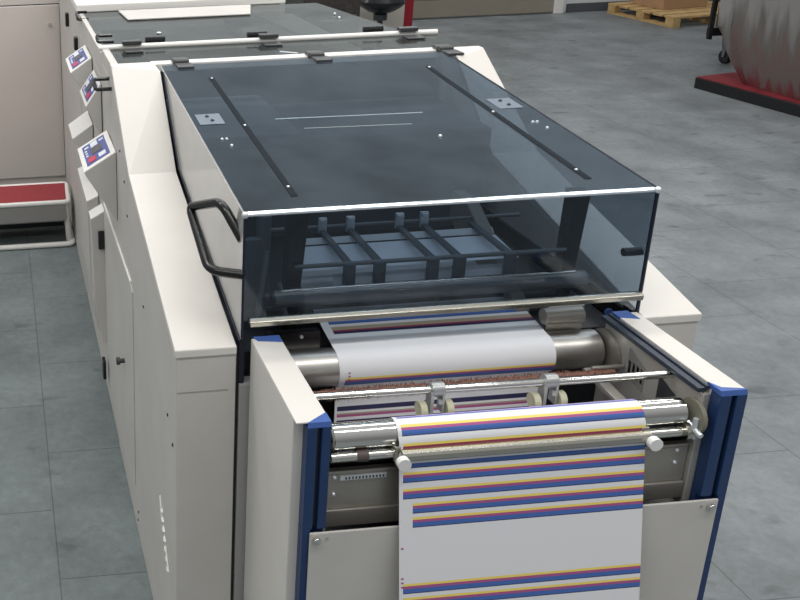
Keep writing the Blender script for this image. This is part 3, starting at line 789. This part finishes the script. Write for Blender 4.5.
# dark tool trolley, far behind the third unit
Q = empty('tool_trolley', (2.5, 7.3, 0))
tag(Q, 'dark brown tool trolley half hidden behind the third press unit cover', 'trolley')
DB = mat('dark_brown_metal', (.03, .025, .022), .5, noise=.5, nscale=30)
bm = B(); box(bm, 2.28, 2.72, 7.1, 7.6, .12, 1.02); fin('trolley_body', bm, DB, Q, bevel=.01)
for z in (.35, .58, .80):
    bm = B(); box(bm, 2.30, 2.70, 7.08, 7.099, z-.09, z+.09); dw = fin('drawer', bm, DB, Q, bevel=.004)
    bm = B(); tube(bm, [(2.40, 7.07, z+.05), (2.60, 7.07, z+.05)], .008, 8); fin('handle', bm, STEELD, dw)
for x in (2.33, 2.67):
    for y in (7.15, 7.55):
        bm = B(); tube(bm, [(x-.015, y, .06), (x+.015, y, .06)], .06, 16); box(bm, x-.02, x+.02, y-.02, y+.02, .06, .125); fin('caster', bm, BLACK, Q)

# pallet with box
ang = math.radians(9); PC = Vector((7.66, 10.36, 0)); ux = Vector((math.cos(ang), math.sin(ang), 0)); uy = Vector((-math.sin(ang)*.3, math.cos(ang), 0)).normalized()
def pbox(bm, a0, a1, b0, b1, z0, z1):
    q = [PC+ux*a+uy*b for a, b in ((a0, b0), (a1, b0), (a1, b1), (a0, b1))]
    loft(bm, [(p.x, p.y, z0) for p in q], [(p.x, p.y, z1) for p in q])
PAL = empty('pallet', tuple(PC)); tag(PAL, 'wooden euro style pallet on the floor beside the white wall', 'pallet')
for k in range(3):
    bm = B(); pbox(bm, k*.56, k*.56+.10, 0, 1.15, .0, .022); fin('bottom_board', bm, WOOD, PAL)
    for b in (0, .5, 1.02):
        bm = B(); pbox(bm, k*.56, k*.56+.10, b, b+.13, .022, .10); fin('block', bm, WOOD, PAL, bevel=.003)
for k in range(6):
    bm = B(); pbox(bm, 0, 1.22, k*.2, k*.2+.155, .10, .125); fin('deck_board', bm, WOOD, PAL, bevel=.003)
bm = B(); pbox(bm, .22, .86, .45, .98, .126, .42)
bx = fin('cardboard_box', bm, CARD, None, bevel=.006); tag(bx, 'brown cardboard box standing on the wooden pallet', 'box')
bm = B(); pbox(bm, .52, .57, .448, .982, .4205, .4215); fin('packing_tape', bm, mat('tape_tan', srgb(196, 170, 130), .3), bx)

# red platform with black sides
PF = empty('floor_platform', (6.7, 6.8, 0)); tag(PF, 'low black platform with red top under the plastic wrapped load', 'platform')
bm = B(); prism_z(bm, [(5.99, 7.71), (6.10, 6.66), (6.22, 5.6), (7.5, 5.7), (7.2, 7.95)], 0, .095)
fin('platform_base', bm, BLACK, PF, bevel=.004)
bm = B(); prism_z(bm, [(6.0, 7.70), (6.11, 6.66), (6.23, 5.61), (7.49, 5.71), (7.19, 7.94)], .096, .104)
fin('red_top', bm, mat('red_sheet', srgb(128, 40, 48), .5, noise=.25, nscale=8), PF)
# plastic wrapped load
WR = bpy.data.materials.new('plastic_wrap'); WR.use_nodes = True
nt = WR.node_tree; b = nt.nodes['Principled BSDF']; b.inputs['Roughness'].default_value = .28; b.inputs['Specular IOR Level'].default_value = .6
geo = nt.nodes.new('ShaderNodeNewGeometry'); sep = nt.nodes.new('ShaderNodeSeparateXYZ'); nt.links.new(geo.outputs['Position'], sep.inputs[0])
no = nt.nodes.new('ShaderNodeTexNoise'); no.inputs['Scale'].default_value = 5; mp = nt.nodes.new('ShaderNodeMapping'); mp.inputs['Scale'].default_value = (2.4, 2.4, .35)
nt.links.new(geo.outputs['Position'], mp.inputs[0]); nt.links.new(mp.outputs[0], no.inputs['Vector'])
ad = nt.nodes.new('ShaderNodeMath'); ad.operation = 'MULTIPLY_ADD'; ad.inputs[1].default_value = .9; ad.inputs[2].default_value = -.45; nt.links.new(no.outputs['Fac'], ad.inputs[0])
a2 = nt.nodes.new('ShaderNodeMath'); nt.links.new(ad.outputs[0], a2.inputs[0]); nt.links.new(sep.outputs['Z'], a2.inputs[1])
rp = nt.nodes.new('ShaderNodeValToRGB'); e = rp.color_ramp.elements
e[0].position = .10; e[0].color = (*srgb(112, 58, 62), 1); e[1].position = .24; e[1].color = (*srgb(106, 96, 92), 1)
x = e.new(.40); x.color = (*srgb(112, 90, 86), 1); x = e.new(.55); x.color = (*srgb(104, 100, 96), 1); x = e.new(.8); x.color = (*srgb(140, 138, 136), 1)
nt.links.new(a2.outputs[0], rp.inputs['Fac']); nt.links.new(rp.outputs[0], b.inputs['Base Color'])
bm = B(); n = 96; rings = []
rect = lambda t: None
def outline(k, z):
    t = 2*math.pi*k/n; c, s_ = math.cos(t), math.sin(t)
    e_ = .22
    ex = math.copysign(abs(c)**e_, c); ey = math.copysign(abs(s_)**e_, s_)
    hx, hy = .62, .86
    cx, cy = 6.66, 6.80
    w = .016*math.sin(13*t+z*3)+.010*math.sin(29*t-z*6)+.02*math.sin(5*t+z*4)
    fl = 1+.02*math.sin(z*5+t*2) - .27*max(0, 1-z/.62)**1.2
    return (cx+(hx+w)*ex*fl+ey*.055*-1*0, cy+(hy+w)*ey*fl, z)
zs = [.106, .13, .17, .25, .38, .55, .75, .95, 1.15, 1.35, 1.42]
for z in zs: rings.append([bm.verts.new(outline(k, z)) for k in range(n)])
for a, b_ in zip(rings, rings[1:]):
    for k in range(n): bm.faces.new([a[k], a[(k+1) % n], b_[(k+1) % n], b_[k]])
bm.faces.new(rings[0][::-1]); bm.faces.new(rings[-1])
tag(fin('wrapped_load', bm, WR, None, smooth=True), 'tall grey load wrapped in wrinkled plastic film on the red platform', 'wrapped load')
# cart with black post and caster behind the load
CT = empty('cart', (7.2, 8.3, 0)); tag(CT, 'black framed cart on casters just behind the wrapped load', 'cart')
bm = B(); prism_z(bm, [(6.735, 8.60), (6.765, 8.58), (6.77, 8.64), (6.745, 8.64)], .23, 1.3); box(bm, 6.74, 7.9, 8.60, 8.64, .26, .34)
fin('frame', bm, BLACK, CT, bevel=.004)
bm = B(); box(bm, 6.80, 7.9, 8.02, 8.62, .345, 1.2); fin('cart_body', bm, mat('cart_grey', srgb(120, 116, 112), .5), CT, bevel=.01)
for cx_, cy_ in ((6.91, 8.55), (7.75, 8.55), (7.2, 8.1)):
    bm = B(); tube(bm, [(cx_-.022, cy_, .065), (cx_+.022, cy_, .065)], .065, 20); c_ = fin('caster', bm, BLACK, CT, smooth=True)
    bm = B(); prism_x(bm, [(cy_-.012, .06), (cy_+.012, .06), (cy_+.05, .26), (cy_-.05, .26)], cx_+.024, cx_+.030); prism_x(bm, [(cy_-.012, .06), (cy_+.012, .06), (cy_+.05, .26), (cy_-.05, .26)], cx_-.030, cx_-.024)
    fin('caster_fork', bm, STEELD, c_)

# ------------------------------------------------------------------ light
w = bpy.data.worlds.new('world'); scene.world = w; w.use_nodes = True
nt = w.node_tree; bg = nt.nodes['Background']; N = nt.nodes.new
tc = N('ShaderNodeTexCoord'); sp = N('ShaderNodeSeparateXYZ'); nt.links.new(tc.outputs['Generated'], sp.inputs[0])
rp = N('ShaderNodeValToRGB'); e = rp.color_ramp.elements
e[0].position = .0; e[0].color = (.16, .16, .16, 1); e[1].position = 1; e[1].color = (.95, .97, 1.0, 1)
x = e.new(.50); x.color = (.34, .35, .36, 1)
mr = N('ShaderNodeMapRange'); mr.inputs['From Min'].default_value = -1; nt.links.new(sp.outputs['Z'], mr.inputs['Value']); nt.links.new(mr.outputs[0], rp.inputs['Fac'])
nt.links.new(rp.outputs[0], bg.inputs['Color']); bg.inputs['Strength'].default_value = .62
def area(x, y, z, sx, sy, p, rot=(0, 0, 0), c=(1, .985, .955)):
    l = bpy.data.lights.new('ceiling_lamp', 'AREA'); l.shape = 'RECTANGLE'; l.size = sx; l.size_y = sy; l.energy = p; l.color = c
    o = bpy.data.objects.new('ceiling_lamp', l); COL.objects.link(o); o.location = (x, y, z); o.rotation_euler = rot
for x in (-1.6, 1.4, 4.6):
    for y in (.4, 3.0, 5.4, 11.0):
        area(x, y, 4.3, 2.7, .28, 39)

# ------------------------------------------------------------------ camera
cam = bpy.data.cameras.new('camera'); co = bpy.data.objects.new('camera', cam); COL.objects.link(co); scene.camera = co
R = Matrix(((0.9959210388289721, 0.057688615234523524, -0.06937800869255388),
            (-0.08420534281947048, 0.31800557564786747, -0.9443420535470841),
            (-0.0324151917852792, 0.9463321179845855, 0.32156613287523306)))
co.matrix_world = Matrix.Translation((0, 0, 2.1)) @ R.to_4x4()
cam.sensor_fit = 'HORIZONTAL'; cam.sensor_width = 36; cam.lens = 958.034/800*36
cam.shift_x = (400-77.426)/800; cam.shift_y = -(300-180.616)/800
cam.clip_start = .05; cam.clip_end = 100
scene.view_settings.view_transform = 'Standard'
scene.view_settings.look = 'None'
